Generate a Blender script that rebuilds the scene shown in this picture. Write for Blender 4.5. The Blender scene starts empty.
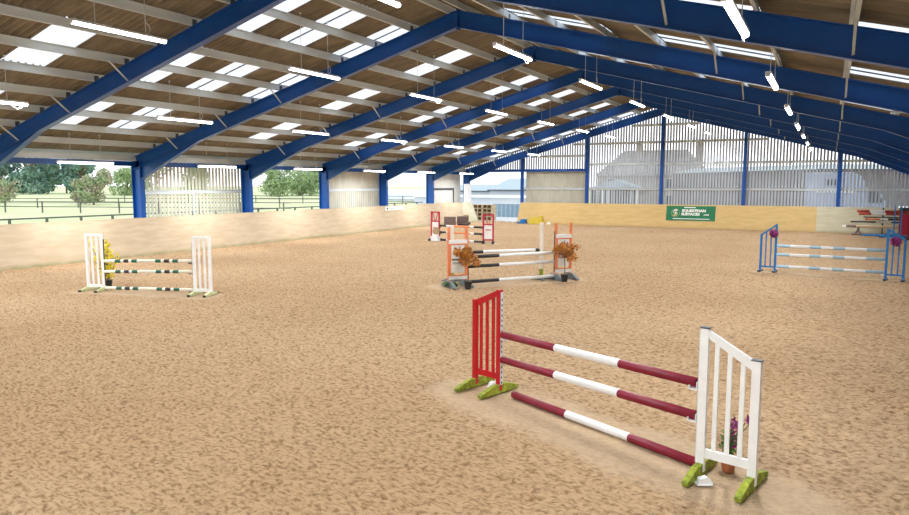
import bpy, math, random
import numpy as np
from mathutils import Vector, Matrix, noise
random.seed(7)
SC = bpy.context.scene
COL = SC.collection

# ------------------------------------------------------------------ camera
YAW, PITCH, ROLL = -0.5023, 0.1078, 0.0003
cam_d = bpy.data.cameras.new('camera'); cam = bpy.data.objects.new('camera', cam_d); COL.objects.link(cam)
fwd = Vector((math.sin(YAW)*math.cos(PITCH), math.cos(YAW)*math.cos(PITCH), -math.sin(PITCH)))
rgt = Vector((math.cos(YAW), -math.sin(YAW), 0)); upv = rgt.cross(fwd)
m3 = Matrix((rgt, upv, -fwd)).transposed()
cam.matrix_world = Matrix.Translation((25.358, -48.594, 2.991)) @ m3.to_4x4()
cam_d.sensor_width = 36; cam_d.lens = 680.36/909*36; cam_d.clip_end = 2000; cam_d.clip_start = .05
SC.camera = cam

# ------------------------------------------------------------------ world, exposure
LAMP_POWER = 185
SKY = 1.9
w = bpy.data.worlds.new('overcast_sky'); SC.world = w; w.use_nodes = True
nt = w.node_tree; bg = nt.nodes['Background']
tc = nt.nodes.new('ShaderNodeTexCoord'); sx = nt.nodes.new('ShaderNodeSeparateXYZ'); rp = nt.nodes.new('ShaderNodeValToRGB')
nt.links.new(tc.outputs['Generated'], sx.inputs[0]); nt.links.new(sx.outputs['Z'], rp.inputs[0]); nt.links.new(rp.outputs[0], bg.inputs[0])
rp.color_ramp.elements[0].color = (.93, .96, 1, 1); rp.color_ramp.elements[1].color = (.80, .89, 1, 1)
bg.inputs[1].default_value = SKY
SC.view_settings.view_transform = 'Standard'; SC.view_settings.look = 'None'
SC.view_settings.exposure = 0.0; SC.view_settings.gamma = 1; SC.view_settings.use_curve_mapping = False
SC.cycles.max_bounces = 8; SC.cycles.diffuse_bounces = 5; SC.cycles.transmission_bounces = 6
SC.cycles.sample_clamp_indirect = 6; SC.cycles.use_denoising = True
SC.cycles.caustics_reflective = False; SC.cycles.caustics_refractive = False

# ------------------------------------------------------------------ materials
def mat(name, c, rough=.6, metal=0, c2=None, scale=4, stretch=(1,1,1), bump=0, bscale=30, emit=None, trans=0, detail=4):
    m = bpy.data.materials.new(name); m.use_nodes = True; t = m.node_tree; b = t.nodes['Principled BSDF']
    b.inputs['Roughness'].default_value = rough; b.inputs['Metallic'].default_value = metal
    b.inputs['Base Color'].default_value = (*c, 1)
    co = t.nodes.new('ShaderNodeTexCoord'); mp = t.nodes.new('ShaderNodeMapping'); mp.inputs['Scale'].default_value = stretch
    t.links.new(co.outputs['Object'], mp.inputs[0])
    if c2 is None: c2 = tuple(x*.88 for x in c)
    n = t.nodes.new('ShaderNodeTexNoise'); n.inputs['Scale'].default_value = scale; n.inputs['Detail'].default_value = detail
    r = t.nodes.new('ShaderNodeValToRGB'); r.color_ramp.elements[0].position = .35; r.color_ramp.elements[1].position = .65
    r.color_ramp.elements[0].color = (*c2, 1); r.color_ramp.elements[1].color = (*c, 1)
    t.links.new(mp.outputs[0], n.inputs['Vector']); t.links.new(n.outputs['Fac'], r.inputs[0]); t.links.new(r.outputs[0], b.inputs['Base Color'])
    if bump:
        n2 = t.nodes.new('ShaderNodeTexNoise'); n2.inputs['Scale'].default_value = bscale; n2.inputs['Detail'].default_value = 5
        bp = t.nodes.new('ShaderNodeBump'); bp.inputs['Strength'].default_value = bump; bp.inputs['Distance'].default_value = .02
        t.links.new(mp.outputs[0], n2.inputs['Vector']); t.links.new(n2.outputs['Fac'], bp.inputs['Height']); t.links.new(bp.outputs[0], b.inputs['Normal'])
    if emit:
        b.inputs['Emission Color'].default_value = (*c, 1); b.inputs['Emission Strength'].default_value = emit
    if trans:
        tr = t.nodes.new('ShaderNodeBsdfTranslucent'); mx = t.nodes.new('ShaderNodeMixShader'); mx.inputs[0].default_value = trans
        t.links.new(r.outputs[0], tr.inputs[0]); t.links.new(b.outputs[0], mx.inputs[1]); t.links.new(tr.outputs[0], mx.inputs[2])
        t.links.new(mx.outputs[0], t.nodes['Material Output'].inputs[0])
    return m
M = {}
M['blue'] = mat('blue_painted_steel', (.004,.085,.39), .36, c2=(.0035,.075,.34), scale=2)
M['galv'] = mat('galvanised_steel', (.70,.77,.80), .45, .1, c2=(.60,.66,.69), scale=3, stretch=(1,.3,1))
M['darkgalv'] = mat('dark_steel', (.10,.11,.12), .5, .4)
M['roof'] = mat('fibre_cement_sheet', (.28,.24,.18), .9, c2=(.19,.16,.12), scale=1.2, stretch=(1,3,1), bump=.3, bscale=25)
M['grp'] = mat('translucent_rooflight', (.95,.97,1.0), .5, c2=(.90,.93,.97), scale=2, trans=.85)
M['board'] = mat('grey_cladding_board', (.52,.56,.61), .7, c2=(.44,.48,.52), scale=3, stretch=(1,1,.3))
M['board_beige'] = mat('beige_cladding_board', (.62,.60,.50), .7, c2=(.52,.50,.42), scale=3, stretch=(1,1,.3))
M['panel'] = mat('pale_fibre_panel', (.66,.65,.60), .7, c2=(.58,.57,.52), scale=1.5)
M['white'] = mat('white_gloss_paint', (.93,.93,.92), .35, c2=(.87,.87,.86), scale=6)
M['offwhite'] = mat('offwhite_paint', (.90,.84,.72), .5, c2=(.84,.78,.66), scale=5)
M['red'] = mat('red_paint', (.58,.004,.014), .35, c2=(.48,.003,.011), scale=5)
M['maroon'] = mat('maroon_paint', (.27,.006,.030), .40, c2=(.20,.004,.022), scale=9)
M['darkred'] = mat('crimson_paint', (.52,.012,.06), .4)
M['rust'] = mat('rust_red_paint', (.42,.055,.03), .6, c2=(.30,.04,.02), scale=8)
M['orange'] = mat('orange_paint', (.90,.30,.13), .45, c2=(.82,.25,.10))
M['bluep'] = mat('sky_blue_paint', (.008,.17,.48), .4, c2=(.006,.15,.42), scale=6)
M['paleblue'] = mat('pale_blue_paint', (.40,.60,.74), .5)
M['green'] = mat('dark_green_paint', (.01,.12,.07), .5)
M['black'] = mat('black_paint', (.025,.025,.028), .55)
M['greyfoot'] = mat('grey_painted_wood', (.20,.24,.25), .6, c2=(.15,.18,.19))
M['mossgreen'] = mat('mossy_green_paint', (.42,.47,.04), .75, c2=(.15,.21,.02), scale=14, bump=.5, bscale=40)
M['limefoot'] = mat('lime_stained_white', (.70,.74,.42), .7, c2=(.55,.60,.30), scale=10)
M['wood'] = mat('bare_wood', (.66,.50,.32), .7, c2=(.50,.36,.21), scale=4, stretch=(1,8,8))
M['brownwood'] = mat('dark_brown_wood', (.20,.13,.115), .7, c2=(.13,.085,.075), scale=5)
M['yellow'] = mat('yellow_plastic', (.72,.55,.06), .5)
M['terracotta'] = mat('terracotta', (.50,.17,.07), .8)
M['potblack'] = mat('black_plastic_pot', (.02,.022,.02), .5)
M['bark'] = mat('bark', (.22,.15,.09), .9, c2=(.12,.08,.05), scale=12)
M['autumn'] = mat('autumn_leaf', (.62,.27,.035), .7, c2=(.32,.10,.02), scale=9)
M['yellowflower'] = mat('yellow_blossom', (.95,.82,.03), .7, c2=(.80,.70,.04), scale=12)
M['purple'] = mat('purple_blossom', (.42,.05,.25), .7, c2=(.24,.03,.18), scale=18)
M['leafgreen'] = mat('green_leaf', (.10,.22,.04), .7, c2=(.05,.12,.02), scale=12)
M['concrete'] = mat('pale_concrete', (.62,.62,.60), .9, c2=(.52,.52,.50), scale=.8)
M['treeblue'] = mat('distant_blue_green_leaf', (.25,.38,.30), .9, c2=(.13,.24,.19), scale=.35)  # lightened leaf colour stands in for haze over the distance
M['treegreen'] = mat('pale_green_leaf', (.38,.48,.25), .9, c2=(.24,.34,.16), scale=.6)
M['treepink'] = mat('pinkish_green_leaf', (.33,.45,.22), .9, c2=(.44,.38,.29), scale=.7)
M['twig'] = mat('bare_twig', (.33,.29,.24), .9)
M['fence'] = mat('weathered_fence_wood', (.17,.17,.16), .9, c2=(.11,.11,.10))
M['stone'] = mat('house_stone', (.42,.38,.32), .9, c2=(.33,.30,.25), scale=3)
M['slate'] = mat('roof_slate', (.35,.34,.33), .8, c2=(.27,.26,.25), scale=2)
M['barnclad'] = mat('barn_cladding', (.22,.20,.21), .8, c2=(.18,.165,.17), scale=1)
M['paleroof'] = mat('pale_blue_roof', (.42,.50,.53), .7, c2=(.36,.44,.47))
M['window'] = mat('dark_window_glass', (.06,.08,.10), .15)
M['bluevert'] = mat('blue_grey_cladding', (.26,.38,.48), .6, c2=(.20,.31,.40))
M['lorry'] = mat('pale_blue_coachwork', (.36,.42,.55), .35)
M['rubber'] = mat('black_rubber', (.02,.02,.02), .8)
M['signgreen'] = mat('sign_green', (.005,.19,.075), .5, c2=(.005,.17,.065))
M['gold'] = mat('sign_gold', (.62,.52,.22), .5)
M['signwhite'] = mat('sign_white', (.90,.92,.88), .5)
M['textblack'] = mat('dark_lettering', (.05,.05,.06), .6)
M['textred'] = mat('red_lettering', (.60,.08,.12), .6)
M['plastic'] = mat('pale_plastic_film', (.66,.70,.72), .5, c2=(.56,.60,.64), scale=.3)
M['lampbody'] = mat('white_lamp_housing', (.85,.86,.88), .4)
M['lampglow'] = mat('lit_tube', (1,.985,.97), .4, emit=14.0)
M['tan'] = mat('tan_fibre', (.50,.36,.20), .9, c2=(.38,.26,.14), scale=14)

def plymat(name, c, c2, stain):
    m = mat(name, c, .65, c2=c2, scale=1.3, stretch=(1,1,5), bump=.1, bscale=12, detail=6)
    t = m.node_tree; b = t.nodes['Principled BSDF']; lk = b.inputs['Base Color'].links[0]; src = lk.from_socket
    co = t.nodes.new('ShaderNodeTexCoord'); s = t.nodes.new('ShaderNodeSeparateXYZ'); t.links.new(co.outputs['Object'], s.inputs[0])
    n = t.nodes.new('ShaderNodeTexNoise'); n.inputs['Scale'].default_value = 2.2; n.inputs['Detail'].default_value = 6; t.links.new(co.outputs['Object'], n.inputs[0])
    mr = t.nodes.new('ShaderNodeMapRange'); mr.inputs[1].default_value = .16; mr.inputs[2].default_value = .02; t.links.new(s.outputs['Z'], mr.inputs[0])
    mu = t.nodes.new('ShaderNodeMath'); mu.operation = 'MULTIPLY'; t.links.new(mr.outputs[0], mu.inputs[0]); t.links.new(n.outputs['Fac'], mu.inputs[1])
    mx = t.nodes.new('ShaderNodeMixRGB'); mx.inputs[2].default_value = (*stain, 1)
    t.links.new(mu.outputs[0], mx.inputs[0]); t.links.new(src, mx.inputs[1]); t.links.new(mx.outputs[0], b.inputs['Base Color'])
    return m
M['plyL'] = plymat('pale_plywood', (.59,.475,.33), (.51,.395,.26), (.16,.19,.04))
M['plyF'] = plymat('golden_plywood', (.70,.50,.22), (.63,.43,.165), (.5,.34,.13))
M['plyP'] = plymat('faded_plywood', (.66,.62,.46), (.58,.53,.36), (.3,.3,.12))

def sandmat():
    m = bpy.data.materials.new('arena_sand'); m.use_nodes = True; t = m.node_tree; b = t.nodes['Principled BSDF']; b.inputs['Roughness'].default_value = .95
    b.inputs['Specular IOR Level'].default_value = .1
    co = t.nodes.new('ShaderNodeTexCoord')
    def nz(s, d): n = t.nodes.new('ShaderNodeTexNoise'); n.inputs['Scale'].default_value = s; n.inputs['Detail'].default_value = d; t.links.new(co.outputs['Object'], n.inputs[0]); return n
    a = nz(26, 6); c = nz(.22, 3); g = nz(38, 5)
    mp = t.nodes.new('ShaderNodeMapping'); mp.inputs['Rotation'].default_value = (0, 0, .24); mp.inputs['Scale'].default_value = (.55, 1, 1)
    t.links.new(co.outputs['Object'], mp.inputs[0]); t.links.new(mp.outputs[0], a.inputs[0])
    r = t.nodes.new('ShaderNodeValToRGB'); e = r.color_ramp.elements; e[0].position = .34; e[1].position = .60; em = e.new(.47); em.color = (.415,.278,.16,1)
    e[0].color = (.25,.152,.080,1); e[-1].color = (.515,.355,.212,1)
    r2 = t.nodes.new('ShaderNodeValToRGB'); e = r2.color_ramp.elements; e[0].position = .35; e[1].position = .65
    e[0].color = (.92,.88,.84,1); e[1].color = (1,1,1,1)
    mx = t.nodes.new('ShaderNodeMixRGB'); mx.blend_type = 'MULTIPLY'; mx.inputs[0].default_value = 1
    t.links.new(a.outputs['Fac'], r.inputs[0]); t.links.new(c.outputs['Fac'], r2.inputs[0]); t.links.new(r.outputs[0], mx.inputs[1]); t.links.new(r2.outputs[0], mx.inputs[2])
    at = t.nodes.new('ShaderNodeAttribute'); at.attribute_name = 'trodden'
    m2 = t.nodes.new('ShaderNodeMixRGB'); m2.inputs[2].default_value = (.55,.405,.265,1); ml = t.nodes.new('ShaderNodeMath'); ml.operation = 'MULTIPLY'; ml.inputs[1].default_value = .65
    t.links.new(at.outputs['Fac'], ml.inputs[0]); t.links.new(ml.outputs[0], m2.inputs[0]); t.links.new(mx.outputs[0], m2.inputs[1])
    t.links.new(m2.outputs[0], b.inputs['Base Color'])
    bp = t.nodes.new('ShaderNodeBump'); bp.inputs['Strength'].default_value = .9; bp.inputs['Distance'].default_value = .03
    t.links.new(g.outputs['Fac'], bp.inputs['Height']); t.links.new(bp.outputs[0], b.inputs['Normal'])
    return m
M['sand'] = sandmat()
M['grass'] = mat('field_grass', (.62,.62,.37), .95, c2=(.52,.57,.28), scale=.08, detail=8)

# ------------------------------------------------------------------ mesh builder
class MB:
    def __init__(s): s.v = []; s.f = []; s.mi = []; s.mats = []
    def _m(s, m):
        if m is None: return 0
        if m not in s.mats: s.mats.append(m)
        return s.mats.index(m)
    def add(s, vs, fs, m=None):
        o = len(s.v); k = s._m(m); s.v += [tuple(x) for x in vs]
        for f in fs: s.f.append(tuple(i+o for i in f)); s.mi.append(k)
    def hexa(s, p, m=None):   # 8 points: bottom loop 0-3, top loop 4-7
        s.add(p, [(0,3,2,1),(4,5,6,7),(0,1,5,4),(1,2,6,5),(2,3,7,6),(3,0,4,7)], m)
    def box(s, c, d, m=None, rot=0, mtx=None):
        x, y, z = d[0]/2, d[1]/2, d[2]/2
        P = [Vector(q) for q in ((-x,-y,-z),(x,-y,-z),(x,y,-z),(-x,y,-z),(-x,-y,z),(x,-y,z),(x,y,z),(-x,y,z))]
        R = mtx if mtx is not None else Matrix.Rotation(rot, 3, 'Z')
        s.hexa([Vector(c) + R @ q for q in P], m)
    def beam(s, a, b, wd, dp, m=None, up=(0,0,1)):
        a = Vector(a); b = Vector(b); t = (b-a).normalized(); u = Vector(up); sd = t.cross(u)
        if sd.length < 1e-4: u = Vector((1,0,0)); sd = t.cross(u)
        sd.normalize(); u = sd.cross(t).normalized(); x = sd*wd/2; y = u*dp/2
        s.hexa([a-x-y, a+x-y, b+x-y, b-x-y, a-x+y, a+x+y, b+x+y, b-x+y], m)
    def tube(s, a, b, r, n=10, m=None, r2=None, cap=True):
        a = Vector(a); b = Vector(b); t = (b-a).normalized(); u = Vector((0,0,1)) if abs(t.z) < .95 else Vector((1,0,0))
        x = t.cross(u).normalized(); y = x.cross(t); r2 = r if r2 is None else r2
        vs = [a+(x*math.cos(2*math.pi*i/n)+y*math.sin(2*math.pi*i/n))*r for i in range(n)] + [b+(x*math.cos(2*math.pi*i/n)+y*math.sin(2*math.pi*i/n))*r2 for i in range(n)]
        fs = [(i, (i+1) % n, n+(i+1) % n, n+i) for i in range(n)]
        if cap: fs += [tuple(range(n-1,-1,-1)), tuple(range(n, 2*n))]
        s.add(vs, fs, m)
    def path(s, pts, r, n=6, m=None):
        for p, q in zip(pts, pts[1:]): s.tube(p, q, r, n, m)
    def prism(s, poly, h0, h1, axis='y', m=None, off=(0,0,0)):  # poly of 2D points, extruded along axis
        n = len(poly); o = Vector(off)
        def P(a, b, h): return o + (Vector((a, h, b)) if axis == 'y' else Vector((h, a, b)) if axis == 'x' else Vector((a, b, h)))
        s.add([P(a,b,h0) for a,b in poly] + [P(a,b,h1) for a,b in poly],
              [tuple(range(n-1,-1,-1)), tuple(range(n,2*n))] + [(i,(i+1)%n,n+(i+1)%n,n+i) for i in range(n)], m)
    def build(s, name, m=None, parent=None, smooth=False, bevel=0, loc=None):
        me = bpy.data.meshes.new(name); me.from_pydata(s.v, [], s.f)
        if s.mats:
            for k in s.mats: me.materials.append(k)
            me.polygons.foreach_set('material_index', s.mi)
        else: me.materials.append(m)
        me.update(); o = bpy.data.objects.new(name, me); COL.objects.link(o)
        import bmesh
        bm = bmesh.new(); bm.from_mesh(me); bmesh.ops.recalc_face_normals(bm, faces=bm.faces); bm.to_mesh(me); bm.free()
        if smooth: me.polygons.foreach_set('use_smooth', [True]*len(me.polygons))
        if parent: o.parent = parent
        if loc: o.location = loc
        if bevel:
            b = o.modifiers.new('bevel', 'BEVEL'); b.width = bevel; b.segments = 2; b.limit_method = 'ANGLE'
        return o
def tag(o, label=None, cat=None, group=None, kind=None):
    if label: o['label'] = label
    if cat: o['category'] = cat
    if group: o['group'] = group
    if kind: o['kind'] = kind
    return o
def empty(name, loc=(0,0,0), rz=0, label=None, cat=None, group=None):
    o = bpy.data.objects.new(name, None); COL.objects.link(o); o.location = loc; o.rotation_euler = (0,0,rz); o.empty_display_size = .2
    return tag(o, label, cat, group)
def copy_tree(o, parent=None):
    c = o.copy(); COL.objects.link(c)
    if parent: c.parent = parent
    for ch in list(o.children): copy_tree(ch, c)
    return c
def struct(o): o['kind'] = 'structure'; return o
ORD = ['first','second','third','fourth','fifth','sixth','seventh','eighth','ninth','tenth','eleventh','twelfth']

# ------------------------------------------------------------------ dimensions
W = 30.25; XC = W/2; SL = .268; YN = -54.0
FR = {-2:-48.0, -1:-41.95, 0:-35.85, 1:-29.72, 2:-23.58, 3:-17.65, 4:-11.65, 5:-5.72, 6:0.0}
zt = lambda x: 8.25 - SL*abs(x-XC)         # rafter top
zroof = lambda x: 8.47 - SL*abs(x-XC)      # underside of the sheets
POSTS = [4.55, 9.68, 15.03, 20.37, 25.82]

# ------------------------------------------------------------------ floor: raked sand with real hoof and harrow relief
def build_floor():
    xs = np.arange(-.2, W+.25, .05)
    ys = [-52.0]
    while ys[-1] < 1.2:
        y = ys[-1]; ys.append(y + (.4 if y < -46 else .04 if y < -35 else .07 if y < -22 else .14))
    ys = np.array(ys); nx, ny = len(xs), len(ys)
    rng = np.random.default_rng(3)
    X, Y = np.meshgrid(xs, ys)
    def vn(sx, sy, ang=0):
        a, b = math.cos(ang), math.sin(ang)
        U = (X*a+Y*b)/sx + 2000; V = (-X*b+Y*a)/sy + 2000
        T = rng.random((1024,1024)); ui = np.floor(U).astype(int); vi = np.floor(V).astype(int); fu = U-ui; fv = V-vi
        fu = fu*fu*(3-2*fu); fv = fv*fv*(3-2*fv); g = lambda i, j: T[i % 1024, j % 1024]
        return (g(ui,vi)*(1-fu)+g(ui+1,vi)*fu)*(1-fv)+(g(ui,vi+1)*(1-fu)+g(ui+1,vi+1)*fu)*fv - .5
    rows = np.sin(2*math.pi*(Y*.97+X*.24+.25*vn(2.5,2.5))/.17)
    Z = .012*rows*(1+1.5*vn(.5,.3)) + .044*vn(.13,.085,-.25) + .040*vn(.085,.075) + .016*vn(.8,.6) + .016*vn(.24,.14,-.3)
    # trodden, smoother strips of sand round the jumps
    P = np.zeros_like(X)
    for (ax, ay, bx, by, rad) in ((20.9,-39.9,25.0,-41.7,.75), (7.3,-36.9,10.8,-36.0,.6), (15.6,-31.4,18.4,-28.2,.6), (6.8,-17.5,10.7,-17.6,.5), (23.4,-23.1,27.5,-23.6,.35)):
        dx, dy = bx-ax, by-ay; t = np.clip(((X-ax)*dx+(Y-ay)*dy)/(dx*dx+dy*dy), 0, 1)
        d = np.hypot(X-ax-t*dx, Y-ay-t*dy) + .35*vn(.6,.5)
        P = np.maximum(P, np.clip((rad-d)/.25, 0, 1))
    Z = Z*(1-.8*P)
    Z = np.clip(Z, -.045, .035) - .015
    v = np.stack([X.ravel(), Y.ravel(), Z.ravel()], 1)
    idx = np.arange(nx*ny).reshape(ny, nx)
    f = np.stack([idx[:-1,:-1].ravel(), idx[:-1,1:].ravel(), idx[1:,1:].ravel(), idx[1:,:-1].ravel()], 1)
    me = bpy.data.meshes.new('floor'); me.vertices.add(len(v)); me.vertices.foreach_set('co', v.ravel())
    me.loops.add(f.size); me.loops.foreach_set('vertex_index', f.ravel().astype(np.int32)); me.polygons.add(len(f))
    me.polygons.foreach_set('loop_start', np.arange(0, f.size, 4, dtype=np.int32)); me.polygons.foreach_set('loop_total', np.full(len(f), 4, dtype=np.int32))
    me.polygons.foreach_set('use_smooth', np.ones(len(f), dtype=bool)); me.update(calc_edges=True)
    at = me.attributes.new('trodden', 'FLOAT', 'POINT'); at.data.foreach_set('value', P.ravel().astype(np.float32))
    me.materials.append(M['sand']); o = bpy.data.objects.new('floor', me); COL.objects.link(o); struct(o)
build_floor()
b = MB(); b.box((-350, 100, -.25), (698.8, 900, .3)); b.box((250, 100, -.25), (438, 900, .3)); b.box((15, 180, -.25), (32, 357, .3)); b.box((15,-170,-.25),(32,232,.3))
struct(b.build('ground_outside', M['grass']))
b = MB(); b.box((-14, 21, -.085), (27, 39.5, .05)); b.box((20, 21, -.085), (41, 39.5, .05)); b.box((2.2, .78, -.05), (4.6, .9, .06))
struct(b.build('yard_outside', M['concrete']))

# ------------------------------------------------------------------ ceiling: corrugated sheets with openings for the rooflights
LEFT_PANELS = {'low':[(-38.5),(-35.05),(-32.7),(-25.8),(-19.1),(-13.6),(-7.1),(-1.2)],
               'mid':[(-38.5),(-35.05),(-32.7),(-30.2),(-25.8),(-19.1),(-13.6),(-7.1),(-1.2)],
               'top':[(-35.05),(-32.75),(-30.2),(-25.95),(-19.05),(-13.65),(-7.1),(-.9)]}
RIGHT_PANELS = {'top':[-35.1,-30.2,-23.5], 'mid':[-35.1,-30.2,-23.5], 'low':[-41.3,-35.1,-30.2,-23.5]}
BANDS = {'low':(2.1,4.95), 'mid':(6.4,9.2), 'top':(10.6,13.42)}
PW = 1.14
PITCHC = .19
def corr(yv): return .045*math.cos(2*math.pi*yv/PITCHC)
def sheet(mb, xa, xb, ya, yb, side, dz=0, m=None, step=PITCHC/8):
    n = max(2, int(round((yb-ya)/step))); o = []
    for i in range(n+1):
        y = ya+(yb-ya)*i/n; c = corr(y)+dz+.045
        for x in (xa, xb):
            X = x if side < 0 else W-x
            o.append((X, y, zroof(X)+c))
    mb.add(o, [(2*i, 2*i+1, 2*i+3, 2*i+2) for i in range(n)], m)
ceil = MB()
CUTL = [-.75, 2.1, 4.95, 6.4, 9.2, 10.6, 13.42, XC]
BANDR = {'low':(1.85,4.7), 'mid':(6.15,9.05), 'top':(10.5,13.4)}
CUTR = [-.75, 1.85, 4.7, 6.15, 9.05, 10.5, 13.4, XC]
nwin = 0
for side, PN in ((-1, LEFT_PANELS), (1, RIGHT_PANELS)):
    cuts = CUTL if side < 0 else CUTR
    for xa, xb in zip(cuts, cuts[1:]):
        holes = []
        for k, (p, q) in (BANDS if side < 0 else BANDR).items():
            if abs(p-xa) < .01: holes = sorted(PN[k])
        y = YN
        for h in holes:
            if h > y: sheet(ceil, xa, xb, y, h, side)
            y = min(h+PW, .6)
            nwin += 1
            wb = MB(); sheet(wb, xa-.06, xb+.06, h-.05, min(h+PW+.05, .6), side, dz=.012)
            o = wb.build('window_%d' % nwin, M['grp']); struct(o)
            if int(-h) in (32, 35, 30):
                sb = MB(); sb.beam((xa if side < 0 else W-xa, h+.36, zroof(xa)+.0), (xb if side < 0 else W-xb, h+.36, zroof(xb)+.0), .035, .03); sb.build('seam', M['darkgalv'], o)
        if y < .6: sheet(ceil, xa, xb, y, .6, side)
struct(ceil.build('ceiling', M['roof']))

# ------------------------------------------------------------------ walls
def boards(mb, axis, fixed, a, b, z0, z1f, pitch, wd, th=.03, m=None):
    n = int((b-a)/pitch)
    for i in range(n+1):
        c = a+pitch*(i+.5)
        if c > b-.02: break
        p, q = c-wd/2, c+wd/2
        if axis == 'y': P = [(fixed, p), (fixed+th, p), (fixed+th, q), (fixed, q)]; hz = [z1f(c)]*4
        else: P = [(p, fixed), (q, fixed), (q, fixed+th), (p, fixed+th)]; hz = [z1f(p), z1f(q), z1f(q), z1f(p)]
        mb.hexa([(x, y, z0) for x, y in P] + [(P[j][0], P[j][1], hz[j]) for j in range(4)], m)
eave = zroof(-.5) - .02
gl = lambda x: zroof(x) - .02
wf = MB()
boards(wf, 'x', .30, -.45, POSTS[0], 4.05, gl, .192, .118, m=M['board'])
boards(wf, 'x', .30, POSTS[0], POSTS[1], 4.05, gl, .192, .118, m=M['board'])
boards(wf, 'x', .30, POSTS[0]+.22, POSTS[1]-.05, 0, lambda x: 4.0, .192, .150, m=M['board_beige'])
boards(wf, 'x', .36, POSTS[0]+.30, POSTS[1]-.05, 0, lambda x: 4.0, .192, .150, m=M['board_beige'])
boards(wf, 'x', .30, POSTS[1], W+.45, 0, gl, .192, .118, m=M['board'])
struct(wf.build('wall_far'))
wl = MB()
ev = lambda y: 4.12
boards(wl, 'y', -.58, FR[1], FR[2], 0, ev, .2, .115, m=M['board_beige'])
boards(wl, 'y', -.58, FR[3], FR[4], 0, ev, .2, .17, m=M['board_beige'])
boards(wl, 'y', -.63, FR[3]+.1, FR[4], 0, ev, .2, .17, m=M['board_beige'])
boards(wl, 'y', -.58, FR[5], FR[6], 0, ev, 1.05, 1.035, m=M['panel'])
boards(wl, 'y', -.58, YN, FR[-1], 0, ev, .2, .125, m=M['board'])
struct(wl.build('wall_left'))
wr = MB(); boards(wr, 'y', W+.55, YN, .3, 0, ev, .2, .125, m=M['board']); struct(wr.build('wall_right'))
wn = MB(); boards(wn, 'x', YN, -.45, W+.45, 0, gl, .2, .15, m=M['board']); struct(wn.build('wall_near'))

# sheeting rails and eaves beams
nt_ = 0
def trim(mb, m):
    global nt_
    nt_ += 1; return struct(mb.build('trim_%d' % nt_, m))
def zrail(mb, p, q, h=.14, wd=.06):
    p = Vector(p); q = Vector(q); mb.beam(p, q, .012, h)
    t = (q-p).normalized(); n = t.cross(Vector((0,0,1)))
    mb.beam(p+Vector((0,0,h/2))+n*wd/2, q+Vector((0,0,h/2))+n*wd/2, wd, .012)
    mb.beam(p-Vector((0,0,h/2))-n*wd/2, q-Vector((0,0,h/2))-n*wd/2, wd, .012)
for z, xa, xb in ((2.64, POSTS[0]+.12, W), (4.4, POSTS[1], 28.6), (5.88, 8.6, 21.7), (7.07, 12.9, 17.4)):
    t = MB(); zrail(t, (xa, .22, z), (xb, .22, z)); trim(t, M['galv'])
t = MB(); zrail(t, (5.3, .22, 5.05), (POSTS[1], .22, 5.05)); trim(t, M['galv'])
for k in (1, 3):
    t = MB(); zrail(t, (-.50, FR[k]+.12, 2.62), (-.50, FR[k+1]-.12, 2.62)); t.beam((-.52, (FR[k]+FR[k+1])/2, 0), (-.52, (FR[k]+FR[k+1])/2, 2.6), .06, .06); trim(t, M['galv'])
t = MB(); zrail(t, (-.50, FR[5]+.12, 2.6), (-.50, -1.6, 2.6)); t.beam((-.52, -1.65, 0), (-.52, -1.65, 2.66), .09, .06); trim(t, M['darkgalv'])
t = MB(); zrail(t, (W+.5, YN, 2.62), (W+.5, 0, 2.62)); trim(t, M['galv'])
def ibox(mb, p, q, wd, dp, m=None, up=(0,0,1), tf=.022, tw=.014):
    p = Vector(p); q = Vector(q); t = (q-p).normalized(); u = Vector(up); sd = t.cross(u).normalized(); u = sd.cross(t).normalized()
    mb.beam(p, q, tw, dp-2*tf, m, up=u)
    for s in (-1, 1): mb.beam(p+u*s*(dp-tf)/2, q+u*s*(dp-tf)/2, wd, tf, m, up=u)
for X in (-.28, W+.28):
    t = MB(); ibox(t, (X, YN, 3.83), (X, 0, 3.83), .12, .2); trim(t, M['blue'])
    t = MB(); t.box((X, (YN+.2)/2, 4.06), (.015, .2-YN, .24)); t.box((X, (YN+.2)/2, 3.945), (.08, .2-YN, .01)); trim(t, M['galv'])
t = MB(); ibox(t, (.05, .05, 4.0), (POSTS[1], .05, 4.0), .12, .2); trim(t, M['blue'])

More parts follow.
